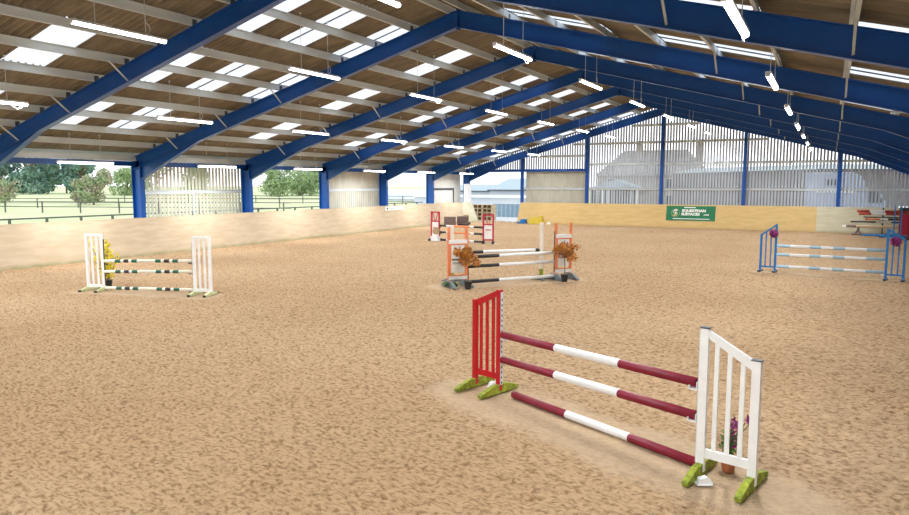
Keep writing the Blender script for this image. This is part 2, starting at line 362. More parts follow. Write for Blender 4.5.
# ------------------------------------------------------------------ portal frames
def half_frame(root, s, stays=True, y0=0):
    """one half of a frame in local coordinates; s=+1 left half, -1 mirrored on the right"""
    fx = (lambda x: x) if s > 0 else (lambda x: W-x)
    c = MB(); ibox(c, (fx(-.22), 0, -.1), (fx(-.22), 0, zt(-.5)-.12), .22, .54, up=(1,0,0)); c.build('column', M['blue'], root)
    r = MB(); a = Vector((fx(-.45), 0, zt(-.45)-.25)); q = Vector((XC, 0, 8.0)); ibox(r, a, q, .2, .5); r.build('rafter', M['blue'], root)
    h = MB(); x1 = 3.6; p0 = (.05, 3.2); p1 = (x1, zt(x1)-.49); p2 = (.05, zt(.05)-.49)
    vs = [(fx(x), y, z) for y in (-.007, .007) for x, z in (p0, p1, p2)]
    h.add(vs, [(0,1,2),(5,4,3),(0,3,4,1),(1,4,5,2),(2,5,3,0)])
    h.beam((fx(p0[0]), 0, p0[1]), (fx(p1[0]), 0, p1[1]), .2, .022); h.build('haunch', M['blue'], root)
    for k in range(1, 12):
        x = XC-.27-1.39*k if s > 0 else W-(15.4+1.45*k)
        if x < -.2: break
        cl = MB(); cl.box((fx(x), -.04, zt(x)+.08), (.012, .14, .17)); cl.box((fx(x)+.03*s, -.04, zt(x)+.012), (.07, .14, .012)); cl.build('cleat', M['darkgalv'], root)
        if stays and k in (5, 7, 9):
            st = MB(); xx = fx(x)
            st.beam((xx, -.62, zt(x)+.04), (xx, -.04, zt(x)-.44), .045, .008, up=(1,0,0)); st.beam((xx+.018, -.62, zt(x)+.04), (xx+.018, -.04, zt(x)-.44), .008, .04, up=(1,0,0)); st.build('stay', M['galv'], root)
def frame_name(k):
    d = 6-k
    return 'blue steel portal frame standing at the far gable wall' if d == 0 else 'blue steel portal frame, %s one in from the far gable' % ORD[d-1]
proto = empty('portal_frame', (0, FR[6], 0), 0, frame_name(6), 'steel frame', 'blue portal frames across the arena')
half_frame(proto, 1); half_frame(proto, -1)
pl = MB(); pl.box((XC, 0, 7.97), (.03, .22, .62)); pl.build('apex_plate', M['blue'], proto)
for k in range(5, -3, -1):
    if k < -1: continue
    c = copy_tree(proto); c.location.y = FR[k]; c['label'] = frame_name(k)
# gable posts
GP = ['narrowest-side blue gable post between the open doorway and the boarded bay', 'blue gable post right of the beige boarded bay', 'tall blue centre post of the far gable under the roof ridge',
      'blue gable post halfway between the ridge and right side, beyond the blue fence', 'shorter blue gable post above the faded plywood on the right']
GP[0] = 'blue gable post between the open doorway and the beige boarded bay'
GP[3] = 'blue gable post, next one right of the ridge post'
for x, lb in zip(POSTS, GP):
    g = MB(); ibox(g, (x, .12, -.1), (x, .12, zt(x)-.02), .2, .2, up=(0,1,0)); tag(g.build('gable_post', M['blue']), lb, 'steel post', 'blue posts of the far gable')

# purlins
for s in (1, -1):
    for k in range(0, 12):
        x = 14.85-1.39*k; X = x if s > 0 else 15.4+1.45*min(k, 10)
        if s < 0 and k == 11: continue
        p = MB(); h = .2; z = zt(X)+.105
        p.box((X, (YN+.2)/2, z), (.012, .2-YN, h)); p.box((X+.03*s, (YN+.2)/2, z+h/2), (.06, .2-YN, .008)); p.box((X-.03*s, (YN+.2)/2, z-h/2), (.06, .2-YN, .008))
        tag(p.build('roof_purlin', M['galv']), 'galvanised roof purlin on the %s slope, %s' % ('left' if s > 0 else 'right', 'the highest beside the ridge' if k == 0 else 'the lowest at the eaves' if k == (11 if s > 0 else 10) else '%s one down from the ridge' % ORD[k-1+0] if k else ''), 'purlin', 'galvanised purlins under the roof sheets')

# ------------------------------------------------------------------ kickboards
k = MB()
k.hexa([(.33, YN+.3, -.1), (.05, YN+.3, -.1), (.05, -1.4, -.1), (.33, -1.4, -.1), (.07, YN+.3, 1.55), (.03, YN+.3, 1.55), (.03, -1.4, 1.55), (.07, -1.4, 1.55)])
o = k.build('kickboard', M['plyL']); tag(o, 'long pale plywood kickboard leaning along the left wall', 'kickboard')
fl = MB(); fl.hexa([(.33,-1.4,-.1),(.05,-1.4,-.1),(.6,-.12,-.1),(.95,-.12,-.1),(.07,-1.4,1.55),(.03,-1.4,1.55),(.25,-.12,1.55),(.33,-.12,1.55)]); fl.build('end_panel', M['plyP'], o)
cap = MB(); cap.box((.03, (YN-1.2)/2, 1.56), (.09, -YN-1.6, .03)); cap.build('top_rail', M['plyL'], o)
e = empty('kickboard', (POSTS[0], 0, 0), 0, 'golden plywood kickboard along the far gable, faded at its right end', 'kickboard')
def fk(x0b, x0t, x1b, x1t, z0, z1, m, nm):
    Y = lambda z: -.33+.28*z/1.56
    q = MB(); q.hexa([(x0b-POSTS[0], Y(z0), z0), (x1b-POSTS[0], Y(z0), z0), (x1b-POSTS[0], .0, z0), (x0b-POSTS[0], .0, z0), (x0t-POSTS[0], Y(z1), z1), (x1t-POSTS[0], Y(z1), z1), (x1t-POSTS[0], .0, z1), (x0t-POSTS[0], .0, z1)]); return q.build(nm, m, e)
fk(4.30, 4.50, 24.7, 24.7, -.1, 1.57, M['plyF'], 'board')
o = fk(24.7, 24.7, 30.2, 30.2, -.1, 1.57, M['plyP'], 'board'); o['label'] = 'faded pale plywood board'
k = MB(); k.hexa([(W-.05, YN+.3, -.1), (W-.33, YN+.3, -.1), (W-.33, -.35, -.1), (W-.05, -.35, -.1), (W-.03, YN+.3, 1.55), (W-.07, YN+.3, 1.55), (W-.07, -.35, 1.55), (W-.03, -.35, 1.55)])
tag(k.build('kickboard', M['plyL']), 'plywood kickboard along the right wall', 'kickboard')

# ------------------------------------------------------------------ hanging lights
LROW = [(1.39, 3.77), (6.79, 5.07), (12.25, 6.14), (18.44, 6.17), (24.21, 5.07)]
def make_light(i, x, z, yc, rodtop, label):
    r = empty('hanging_light', (x, yc, z), 0, label, 'light', 'tube lights hanging in rows')
    L = 2.15
    h = MB(); h.box((0, 0, .03), (.11, L, .05)); h.box((0, L/2+.0, .0), (.10, .02, .09)); h.box((0, -L/2, .0), (.10, .02, .09)); h.build('housing', M['lampbody'], r, bevel=.01)
    d = MB()
    n = 10; pf = [(.052*math.cos(a), -.055*math.sin(a)) for a in [math.pi*j/n for j in range(n+1)]]
    d.prism([(a, b) for a, b in pf], -L/2+.012, L/2-.012, 'y'); d.build('diffuser', M['lampglow'], r, smooth=False)
    for s in (-1, 1):
        q = MB(); y = s*L*.27; q.tube((0, y, .055), (0, y, rodtop-z), .008, 6); q.box((0, y, rodtop-z-.02), (.05, .05, .04)); q.build('suspension_rod', M['galv'], r)
    c = MB()
    pts = [(0, L*.27+.02+.10*math.sin(math.pi*t/8), .055+.25*t/8) for t in range(9)] if i % 3 else [(0, L/2-.25+.15*math.cos(math.pi*t/8), .02-.16*math.sin(math.pi*t/8)) for t in range(9)]
    c.path(pts, .007, 5); c.build('cable', M['lampbody'], r)
    ld = bpy.data.lights.new('tube_light', 'AREA'); ld.shape = 'RECTANGLE'; ld.size = .10; ld.size_y = L-.1; ld.energy = LAMP_POWER; ld.color = (.93, .97, 1); ld.spread = math.radians(165)
    lo = bpy.data.objects.new('tube_light', ld); COL.objects.link(lo); lo.parent = r; lo.location = (0, 0, -.062)
    return r
bayn = lambda b: (FR[b]+FR[b+1])/2 - .24 if b > -3 else -51.2
for ri, (x, z) in enumerate(LROW):
    for b_ in range(-3, 6):  # nearest bays lie out of view; lights added there to even the floor light
        yc = bayn(b_)
        rt = zroof(x)+.01
        make_light(ri*7+b_, x, z, yc, rt, 'hanging tube light in the %s row from left wall, %s bay from far end' % (ORD[ri], ORD[5-b_]))

# ------------------------------------------------------------------ poles
def pole(name, a, b, bands, label, group, r=.05):
    a = Vector(a); b = Vector(b); q = MB(); t = 0
    tot = sum(f for f, _ in bands)
    d = (b-a); L = d.length
    n = 16
    for f, m in bands:
        q.tube((t/tot*L, 0, 0), ((t+f)/tot*L, 0, 0), r, n, M[m]); t += f
    o = q.build(name, None); me = o.data
    import bmesh
    bm = bmesh.new(); bm.from_mesh(me); bmesh.ops.remove_doubles(bm, verts=bm.verts, dist=.0005); bm.to_mesh(me); bm.free()
    for p in me.polygons: p.use_smooth = len(p.vertices) == 4
    o.location = a; o.rotation_euler = d.to_track_quat('X', 'Z').to_euler()
    return tag(o, label, 'jump pole', group)
def cup(parent, x, z, m='white', s=1):
    c = MB(); c.box((x+s*.045, 0, z-.055), (.09, .07, .012)); c.box((x+s*.088, 0, z-.04), (.008, .07, .04)); c.box((x+s*.004, 0, z-.02), (.008, .07, .09)); return c.build('pole_cup', M[m], parent)
# wing stand in local coordinates: inner post at x=0, wing extends to -x; poles leave towards +x
def wing(label, inner, outer, hi, ho, style, group, cups):
    inner = Vector((*inner, 0)); outer = Vector((*outer, 0)); d = inner-outer; wd = d.length
    r = empty('jump_wing', inner, math.atan2(d.y, d.x), label, 'jump stand', group)
    if style in ('redslat', 'whiteslat'):
        m = M['red'] if style == 'redslat' else M['white']; th = .06; pw = .075 if style == 'redslat' else .085
        bz = .04
        for nm, x, h in (('inner_post', 0, hi), ('outer_post', -wd, ho)):
            q = MB(); q.box((x, 0, (h+bz)/2), (pw, th, h-bz)); q.build(nm, m, r, bevel=.004)
            if style == 'whiteslat':
                q = MB(); q.box((x, 0, h+.006), (pw+.012, th+.012, .012)); q.build('post_cap', M['darkgalv'], r)
        sl = (hi-ho)/wd
        q = MB(); q.hexa([(-wd+pw/2, -.02, ho-.02-.08), (-pw/2, -.02, hi-.02-.08), (-pw/2, .02, hi-.1), (-wd+pw/2, .02, ho-.1), (-wd+pw/2, -.02, ho-.015+.02), (-pw/2, -.02, hi-.015), (-pw/2, .02, hi-.015), (-wd+pw/2, .02, ho+.005)]); q.build('top_rail', m, r)
        q = MB(); q.box((-wd/2, 0, .24), (wd-pw, .04, .09)); q.build('bottom_rail', m, r)
        n = 3
        for i in range(n):
            x = -wd+wd*(i+1)/(n+1); h = ho+sl*(x+wd)-.06
            q = MB(); q.box((x, 0, (h+.27)/2), (.045, .022, h-.27)); q.build('slat', m, r)
        for x in (0, -wd):
            f = MB(); pr = [(-.41, 0), (.39, 0), (.40, .05), (.14, .13), (-.14, .13), (-.42, .05)]
            f.prism(pr, x-.035, x+.035, 'x'); f.build('foot', M['mossgreen'], r, bevel=.006)
        q = MB(); q.box((pw/2+.004, 0, hi/2+.05), (.008, .045, hi-.16)); q.build('pin_track', M['galv'], r)
        hs = MB()
        for i in range(int((hi-.2)/.075)): hs.box((pw/2+.0095, 0, .16+i*.075), (.004, .018, .03))
        hs.build('pin_hole', M['black'], r)['kind'] = 'stuff'
        off = pw/2+.012
    elif style == 'whitebar':
        m = M['white']; p = .09
        for nm, x, h in (('inner_post', 0, hi), ('outer_post', -wd, ho)):
            q = MB(); q.box((x, 0, h/2+.03), (p, .05, h-.06)); q.build(nm, m, r, bevel=.004)
        q = MB(); q.box((-wd/2, 0, hi-.035), (wd-p, .045, .07)); q.build('top_rail', m, r)
        q = MB(); q.box((-wd/2, 0, .13), (wd-p, .045, .08)); q.build('bottom_rail', m, r)
        for i in range(2):
            q = MB(); q.box((-wd*(i+1)/3, 0, hi/2+.05), (.05, .03, hi-.24)); q.build('slat', m, r)
        for x in (0, -wd):
            f = MB(); f.prism([(-.36, 0), (.36, 0), (.36, .035), (.1, .1), (-.1, .1), (-.36, .035)], x-.03, x+.03, 'x'); f.build('foot', M['limefoot'], r)
            for s in (-1, 1):
                g = MB(); g.box((x, s*.35, .022), (.07, .05, .05)); g.build('foot_block', M['black'], r)
        q = MB(); q.box((p/2+.004, 0, hi/2), (.008, .04, hi-.3)); q.build('pin_track', M['darkgalv'], r)
        off = p/2+.012
    elif style == 'bluebar':
        m = M['bluep']; p = .07
        for nm, x, h in (('inner_post', 0, hi), ('outer_post', -wd, ho)):
            q = MB(); q.box((x, 0, h/2+.03), (p, .05, h-.06)); q.build(nm, m, r)
            q = MB(); q.box((x, 0, .02), (.09, .40, .04)); q.build('foot', M['bluep'], r)
            for s in (-1, 1):
                g = MB(); g.box((x, s*.18, .015), (.10, .06, .05)); g.build('foot_block', M['black'], r)
        q = MB(); q.beam((-wd, 0, ho-.02), (0, 0, hi-.02), .045, .05); q.build('top_rail', m, r)
        q = MB(); q.box((-wd/2, 0, .17), (wd-p, .045, .05)); q.build('bottom_rail', m, r)
        for i in range(2):
            x = -wd*(i+1)/3; h = hi+(ho-hi)*(i+1)/3-.05
            q = MB(); q.box((x, 0, (h+.19)/2), (.042, .03, h-.19)); q.build('slat', m, r)
        off = p/2
    elif style == 'orangeboard':
        m = M['orange']; p = .08
        for nm, x in (('inner_post', 0), ('outer_post', -wd)):
            q = MB(); q.box((x, 0, hi/2+.03), (p, .06, hi-.06)); q.build(nm, m, r, bevel=.004)
            f = MB(); f.prism([(-.42, 0), (.42, 0), (.42, .05), (.14, .19), (-.14, .19), (-.42, .05)], x-.05, x+.05, 'x'); f.build('foot', M['greyfoot'], r, bevel=.006)
        q = MB(); q.box((-wd/2, 0, hi-.42), (wd+.04, .075, .11)); q.build('top_rail', M['white'], r)
        q = MB(); q.box((-wd/2, 0, .27), (wd+.04, .075, .10)); q.build('bottom_rail', M['white'], r)
        q = MB(); q.box((-wd/2, -.005, hi/2-.04), (wd-.02, .03, hi-.92)); bo = q.build('board', M['signwhite'], r)
        q = MB(); z0, z1 = .34, hi-.49
        for zc in (z0, z1): q.box((-wd/2, -.028, zc), (wd-p, .02, .035))
        for xc in (-wd+p/2+.0, -p/2): q.box((xc, -.028, (z0+z1)/2), (.035, .02, z1-z0))
        q.build('board_border', m, r)
        t = bpy.data.curves.new('lettering', 'FONT'); t.body = 'FENCES'; t.size = .095; t.extrude = .002; t.align_x = 'CENTER'; t.materials.append(M['textblack'])
        to = bpy.data.objects.new('lettering', t); COL.objects.link(to); to.parent = r; to.location = (-wd/2, -.022, .66); to.rotation_euler = (math.pi/2, 0, 0)
        q = MB()
        xx = -wd/2-.19
        while xx < -wd/2+.17:
            ww = random.uniform(.018, .034); q.box((xx+ww/2, -.022, .80), (ww, .004, .055)); xx += ww+.010
        q.build('lettering', M['textblack'], r)
        q = MB()
        for dx, dz, hh in ((-.05, 0, .10), (.03, .01, .12), (.0, -.03, .05)): q.beam((-wd/2+dx, -.022, hi-.68+dz), (-wd/2+dx+.02, -.022, hi-.68+dz+hh), .004, .02, up=(1,0,0))
        q.build('emblem', M['textblack'], r)
        q = MB(); q.box((p/2+.006, 0, hi/2), (.012, .05, hi-.5)); q.build('pin_track', M['darkgalv'], r)
        off = p/2+.012
    elif style == 'redboard':
        m = M['darkred']; p = .08
        for nm, x in (('inner_post', 0), ('outer_post', -wd)):
            q = MB(); q.box((x, 0, hi/2+.03), (p, .06, hi-.06)); q.build(nm, m, r)
            f = MB(); f.prism([(-.30, 0), (.30, 0), (.30, .05), (.1, .13), (-.1, .13), (-.30, .05)], x-.06, x+.06, 'x'); f.build('foot', M['black'], r)
        for nm, z in (('top_rail', hi-.04), ('middle_rail', hi-.52), ('bottom_rail', .17)):
            q = MB(); q.box((-wd/2, 0, z), (wd-p, .05, .07)); q.build(nm, m, r)
        q = MB()
        for s in (-1, 1): q.beam((-wd/2+s*.02, 0, hi-.50), (-wd/2+s*(wd/2-.07), 0, hi-.07), .03, .035, up=(0,1,0))
        q.build('brace', m, r)
        q = MB(); q.box((-wd/2, 0, hi/2-.16), (wd-p, .025, hi-.75)); q.build('board', M['signwhite'], r)
        q = MB(); xx = -wd/2-.13
        while xx < -wd/2+.11:
            ww = random.uniform(.018, .03); q.box((xx+ww/2, -.016, .68), (ww, .005, .07)); xx += ww+.010
        q.build('lettering', M['textred'], r)
        off = p/2
    for (z, cm) in cups: cup(r, off, z, cm)
    return r
def along(p, q, ext):  # both pole ends pushed ext metres in from p to q
    p = Vector(p); q = Vector(q); d = (q-p).normalized(); return p+d*ext, q-d*ext

# --- fence A (nearest): red slatted wing, white slatted wing, maroon and white poles
A0, A1 = (21.33, -39.93), (24.33, -41.44)
gA = 'stands of the nearest jump'
wing('red slatted jump wing with sloping top on mossy green feet', A0, (20.88, -39.80), 1.50, 1.31, 'redslat', gA, [(.85,'white'), (.52,'white')])
wing('large white slatted jump wing with sloping top, nearest the camera', A1, (24.83, -41.55), 1.54, 1.29, 'whiteslat', gA, [(.95,'white'), (.61,'white')])
mb3 = [(1.14,'maroon'), (1.12,'white'), (1.08,'maroon')]
for (za, zb, lb) in ((.86, .96, 'topmost'), (.50, .61, 'middle')):
    p, q = along((*A0, za), (*A1, zb), .075); pole('jump_pole', p, q, mb3, '%s maroon and white pole of the nearest jump' % lb, 'maroon and white poles')
pole('jump_pole', (21.60, -40.03, .045), (24.34, -41.29, .045), mb3, 'lowest maroon and white pole of the nearest jump, lying on sand', 'maroon and white poles')
for (x, y, rz, lb) in ((24.40, -41.66, .5, 'white plastic pole cup lying in sand before the white wing'), (21.12, -39.70, 1.2, 'white plastic pole cup lying in sand behind the red wing')):
    c = MB(); c.prism([(-.07, 0), (.06, 0), (.085, .025), (.02, .08), (-.05, .06)], -.035, .035, 'y'); c.box((0, 0, .005), (.16, .1, .012))
    o = c.build('pole_cup', M['white']); o.location = (x, y, .0); o.rotation_euler = (0, 0, rz); tag(o, lb, 'pole cup', 'loose white pole cups')

# --- flowers and plants
def leafcloud(n, cx, rad, size, squash=1, seedv=1, shell=.35):
    rg = random.Random(seedv); q = MB()
    for i in range(n):
        bx = rg.choice(cx)
        while True:
            d = Vector((rg.uniform(-1,1), rg.uniform(-1,1), rg.uniform(-1,1)))
            if shell < d.length < 1: break
        c = Vector(bx[:3])+Vector((d.x, d.y, d.z*squash))*bx[3]*rad
        a = Vector((rg.gauss(0,1), rg.gauss(0,1), rg.gauss(0,1))).normalized(); b2 = a.orthogonal().normalized(); s = size*rg.uniform(.6, 1.3)
        q.add([c-a*s, c+b2*s*.5, c+a*s, c-b2*s*.5], [(0,1,2,3)])
    return q
def flower_ball(loc, label, group, r=.12):
    e = empty('flower_ball', loc, 0, label, 'flowers', group)
    leafcloud(420, [(0,0,0,1)], r, .04, 1, 5, .5).build('petals', M['purple'], e)
    leafcloud(40, [(0,0,0,1)], r*.95, .03, 1, 6, .5).build('leaves', M['leafgreen'], e)
    q = MB(); q.tube((0,0,0), (0,0,r+.1), .006, 5); q.build('hanger', M['darkgalv'], e)
    return e
e = empty('potted_flower', (24.57, -41.21, 0), 0, 'purple flowers in a terracotta pot behind the white slatted wing', 'potted plant')
q = MB(); q.tube((0,0,0), (0,0,.16), .06, 16, r2=.085); q.tube((0,0,.14), (0,0,.165), .093, 16, r2=.093); q.build('pot', M['terracotta'], e, smooth=False)
q = MB()
for a in range(6): q.path([(0,0,.15), (.02+.03*math.cos(a), .03*math.sin(a), .32), (.09+.09*math.cos(a), .03+.05*math.sin(a), .52)], .005, 5)
q.build('stem', M['leafgreen'], e)
leafcloud(90, [(.06,.02,.50,1), (.05,0,.38,.9), (.20,.06,.56,.8), (.03,.02,.28,.7)], .07, .034, 1, 8, .2).build('petals', M['purple'], e)
leafcloud(60, [(0,0,.25,1), (.02,0,.38,1)], .10, .035, 1, 9, .2).build('leaves', M['leafgreen'], e)

# --- fence B (left): white barred wings, cream poles with green and black bands
B0, B1 = (7.58, -36.72), (10.41, -35.98)
gB = 'white barred wings of the left jump'
wing('white barred jump wing left of the green and cream poles', B0, (7.09, -36.86), 1.60, 1.60, 'whitebar', gB, [(.80,'black'), (.53,'black'), (.10,'black')])
wing('white barred jump wing right of the green and cream poles', B1, (10.84, -35.83), 1.59, 1.59, 'whitebar', gB, [(.90,'black'), (.62,'black'), (.13,'black')])
def b7():
    return [(.42,'offwhite'), (.2,'green'), (.12,'offwhite'), (.18,'black'), (.11,'offwhite'), (.2,'green'), (.66,'offwhite'), (.2,'green'), (.11,'offwhite'), (.19,'black'), (.11,'offwhite'), (.2,'green'), (.48,'offwhite')]
for za, zb, lb in ((.84,.92,'topmost'), (.54,.63,'middle'), (.08,.13,'lowest')):
    p, q = along((*B0, za), (*B1, zb), .05); pole('jump_pole', p, q, b7(), '%s cream pole with green and black bands, left jump' % lb, 'cream poles with green and black bands', .045)
e = empty('yellow_flower_bush', (6.98, -36.2, 0), 0, 'tall yellow artificial blossom behind the left white barred wing', 'flowers')
rg = random.Random(4); st = MB(); tips = []
for i in range(16):
    a = rg.uniform(0, 6.28); rr = rg.uniform(.1, .55); h = rg.uniform(.7, 1.45)
    pts = [(0,0,.1), (rr*.4*math.cos(a), rr*.4*math.sin(a), h*.5), (rr*math.cos(a), rr*math.sin(a), h)]; st.path(pts, .007, 5)
    for t in range(3, 10): u = t/9; tips.append((rr*u*math.cos(a), rr*u*math.sin(a), h*u, .5))
st.build('stem', M['bark'], e); leafcloud(1000, tips, .13, .036, 1, 12, 0).build('blossom', M['yellowflower'], e)
q = MB(); q.tube((0,0,0), (0,0,.2), .10, 14, r2=.13); q.build('pot', M['potblack'], e)

# --- fence C (middle oxer): orange framed boards, black and white poles
C0, C1 = (16.11, -31.05), (17.93, -28.50)
dC = (Vector(C1)-Vector(C0)).normalized()
gC = 'orange framed stands of the middle jump'
CL = tuple(Vector(C0)-dC*.56); CR = tuple(Vector(C1)+dC*.56)
wing('orange jump stand with printed white board, left of the middle jump', C0, CL, 1.74, 1.74, 'orangeboard', gC, [(.88,'black'), (.60,'black'), (.12,'black')])
# right stand carries its board the other way round, so its printed face also looks to the camera
def wing_flip(label, inner, outer, hi, style, group, cups):
    inner_v = Vector((*inner, 0)); outer_v = Vector((*outer, 0))
    r = wing(label, outer, inner, hi, hi, style, group, [])   # inner/outer swapped: local +x points away from the poles
    wd = (outer_v-inner_v).length
    for z, cm in cups: cup(r, -wd-.052, z, cm, -1)
    for ch in r.children:
        if ch.name.startswith('pin_track'): ch.location.x = -wd-.09
    return r
wing_flip('orange jump stand with printed white board, right of the middle jump', C1, CR, 1.78, 'orangeboard', gC, [(.88,'black'), (.60,'black'), (.10,'black')])
for z, lb in ((.855,'topmost'), (.575,'middle'), (.12,'lowest')):
    p, q = along((*C0, z), (*C1, z), .06); pole('jump_pole', p, q, [(1.02,'black'), (1.95,'white')], '%s front pole of the middle jump, black at left and white' % lb, 'black and white poles of the middle jump')
nC = Vector((-dC.y, dC.x))*.42
def post_stand(loc, rz, h, label, group):
    r = empty('jump_post', loc, rz, label, 'jump stand', group)
    q = MB(); q.box((0,0,h/2+.03), (.10,.10,h-.06)); q.build('upright', M['offwhite'], r, bevel=.005)
    for a in (0, 1):
        f = MB(); (f.prism([(-.34,0),(.34,0),(.34,.04),(.08,.12),(-.08,.12),(-.34,.04)], -.03, .03, 'x') if a else f.prism([(-.34,0),(.34,0),(.34,.04),(.08,.12),(-.08,.12),(-.34,.04)], -.03, .03, 'y')); f.build('foot', M['greyfoot'], r)
    q = MB(); q.box((0,0,.22), (.112,.112,.24)); q.build('green_base', M['mossgreen'], r); cup(r, .05, .86, 'black')
    return r
PB1 = Vector((17.53, -28.69)); PB0 = Vector((15.27, -30.38))
rzC = math.atan2(PB1.y-PB0.y, PB1.x-PB0.x)
post_stand((PB1.x, PB1.y, 0), rzC+math.pi, 1.79, 'plain white jump post at the back right of the middle jump', 'plain white posts of the middle jump')
post_stand((PB0.x-.0, PB0.y, 0), rzC, 1.72, 'plain white jump post standing behind the left orange board', 'plain white posts of the middle jump')
p, q = along((PB0.x, PB0.y, .88), (PB1.x, PB1.y, .94), .07)
pole('jump_pole', p, q, [(.92,'black'), (1.7,'white'), (.13,'black')], 'back pole of the middle jump, mostly white with black ends', 'black and white poles of the middle jump')
def potted_tree(loc, sd, label, w_=.5):
    e = empty('potted_tree', loc, 0, label, 'potted plant', 'small autumn trees at the middle jump')
    q = MB(); q.tube((0,0,0), (0,0,.22), .085, 16, r2=.115); q.tube((0,0,.2), (0,0,.225), .122, 16, r2=.122); q.build('pot', M['potblack'], e)
    q = MB(); q.path([(0,0,.1), (.012,0,.4), (-.008,.01,.75), (0,0,.95)], .014, 7)
    for a in range(7): q.tube((0,0,.72), (.28*math.cos(a), .28*math.sin(a), .92+.1*math.sin(a*2)), .007, 5)
    q.build('trunk', M['bark'], e)
    rg = random.Random(sd); bl = [(rg.uniform(-.33,.33), rg.uniform(-.28,.28), rg.uniform(.75,1.08), rg.uniform(.5,1)) for _ in range(10)]+[(0,0,.95,1.4), (.1,0,.85,1.2), (-.12,0,.9,1.2), (0,0,1.13,.8)]
    leafcloud(900, bl, .18, .044, .85, sd, .1).build('foliage', M['autumn'], e); return e
potted_tree((16.42, -31.52, 0), 21, 'small orange-leaved tree in pot before the left orange board')
potted_tree((18.32, -28.74, 0), 22, 'small orange-leaved tree in pot before the right orange board')
q = leafcloud(90, [(0,0,.08,1), (.15,.05,.06,.8)], .16, .05, .5, 31, .1); o = q.build('fallen_greenery', M['leafgreen']); o.location = (15.78, -31.55, .03); tag(o, 'low green foliage at the foot of the left orange board', 'foliage')

# --- fence D (far left): crimson stands
D0, D1 = (7.34, -17.47), (10.09, -17.76)
gD = 'crimson framed stands of the far left jump'
wing('crimson jump stand with white board, left one beside the brown boxes', D0, (6.86, -17.44), 1.54, 1.54, 'redboard', gD, [(.76,'black'), (.43,'black')])
wing_flip('crimson jump stand with white board, right one before the doorway', D1, (10.55, -17.58), 1.48, 'redboard', gD, [(.76,'black'), (.41,'black')])
for z, lb in ((.80,'topmost'), (.46,'middle'), (.06,'lowest')):
    p, q = along((*D0, z), (*D1, z), .05); pole('jump_pole', p, q, [(.42,'black'), (.25,'white'), (1.2,'orange'), (.25,'white'), (.5,'black')], '%s pole of far left jump, black ends and orange middle' % lb, 'orange and black poles')
q = MB(); q.box((0,0,.13), (.42,.3,.26)); q.box((0,0,.30), (.30,.22,.09)); o = q.build('white_block', M['white'], bevel=.01); o.location = (7.30, -17.80, 0); tag(o, 'low white block at the foot of the left crimson stand', 'block')
q = MB(); q.tube((0,-.05,.19), (0,.05,.19), .19, 20); q.tube((0,-.065,.19), (0,-.045,.19), .12, 16); o = q.build('round_disc', M['tan']); o.location = (7.36, -17.82, .345); o.rotation_euler = (0,0,.4); tag(o, 'round tan disc standing on the white block by the left crimson stand', 'disc')

# brown slatted boxes in the far left corner
def slatbox(loc, rz, label):
    e = empty('slatted_box', loc, rz, label, 'box', 'brown slatted boxes at the far left')
    for i in range(4):
        q = MB(); q.box((0, 0, .16+i*.145), (.84, .5-.06*i, .12)); q.build('slat', M['brownwood'], e)
    q = MB(); q.box((0,0,.05), (.78,.42,.1)); q.build('base', M['black'], e); q = MB(); q.box((0,0,.38), (.78,.26,.56)); q.build('body', M['black'], e); return e
slatbox((1.70, -6.2, 0), .49, 'brown slatted box, left one of two by the left wall')
slatbox((2.20, -5.2, 0), .49, 'brown slatted box, right one of two by the left wall')
q = MB(); q.tube((0,0,0), (0,0,.62), .22, 18); q.tube((0,0,.62), (0,0,.66), .16, 18); o = q.build('round_drum', M['tan']); o.location = (1.25, -2.9, 0); tag(o, 'small tan drum near the end of the left kickboard', 'drum')
q = MB(); q.box((0,0,.09), (.55,.3,.18)); o = q.build('black_block', M['black']); o.location = (1.9, -4.1, 0); tag(o, 'low black block on sand beside the brown boxes', 'block')

# --- fence E (right): blue wings, white and pale blue poles
E0, E1 = (23.84, -23.11), (27.02, -23.58)
gE = 'blue barred wings of the right jump'
wing('sky blue barred jump wing left of the white poles', E0, (23.38, -23.05), 1.63, 1.27, 'bluebar', gE, [(.90,'white'), (.60,'white'), (.17,'white')])
wing('sky blue barred jump wing right of the white poles', E1, (27.48, -23.64), 1.60, 1.27, 'bluebar', gE, [(.91,'white'), (.62,'white'), (.20,'white')])
for za, zb, lb in ((.90,.92,'topmost'), (.60,.64,'middle'), (.20,.23,'lowest')):
    p, q = along((*E0, za), (*E1, zb), .04); pole('jump_pole', p, q, [(.40,'paleblue'), (.6,'white'), (.33,'paleblue'), (.35,'white'), (.33,'paleblue'), (.6,'white'), (.5,'paleblue')][0:7], '%s white pole with pale blue bands, right jump' % lb, 'white and pale blue poles')
flower_ball((23.76, -23.14, 1.31), 'purple flower ball hanging on the left blue wing', 'purple flower balls on the blue wings', .13)
flower_ball((27.22, -23.72, 1.22), 'purple flower ball hanging on the right blue wing', 'purple flower balls on the blue wings', .14)

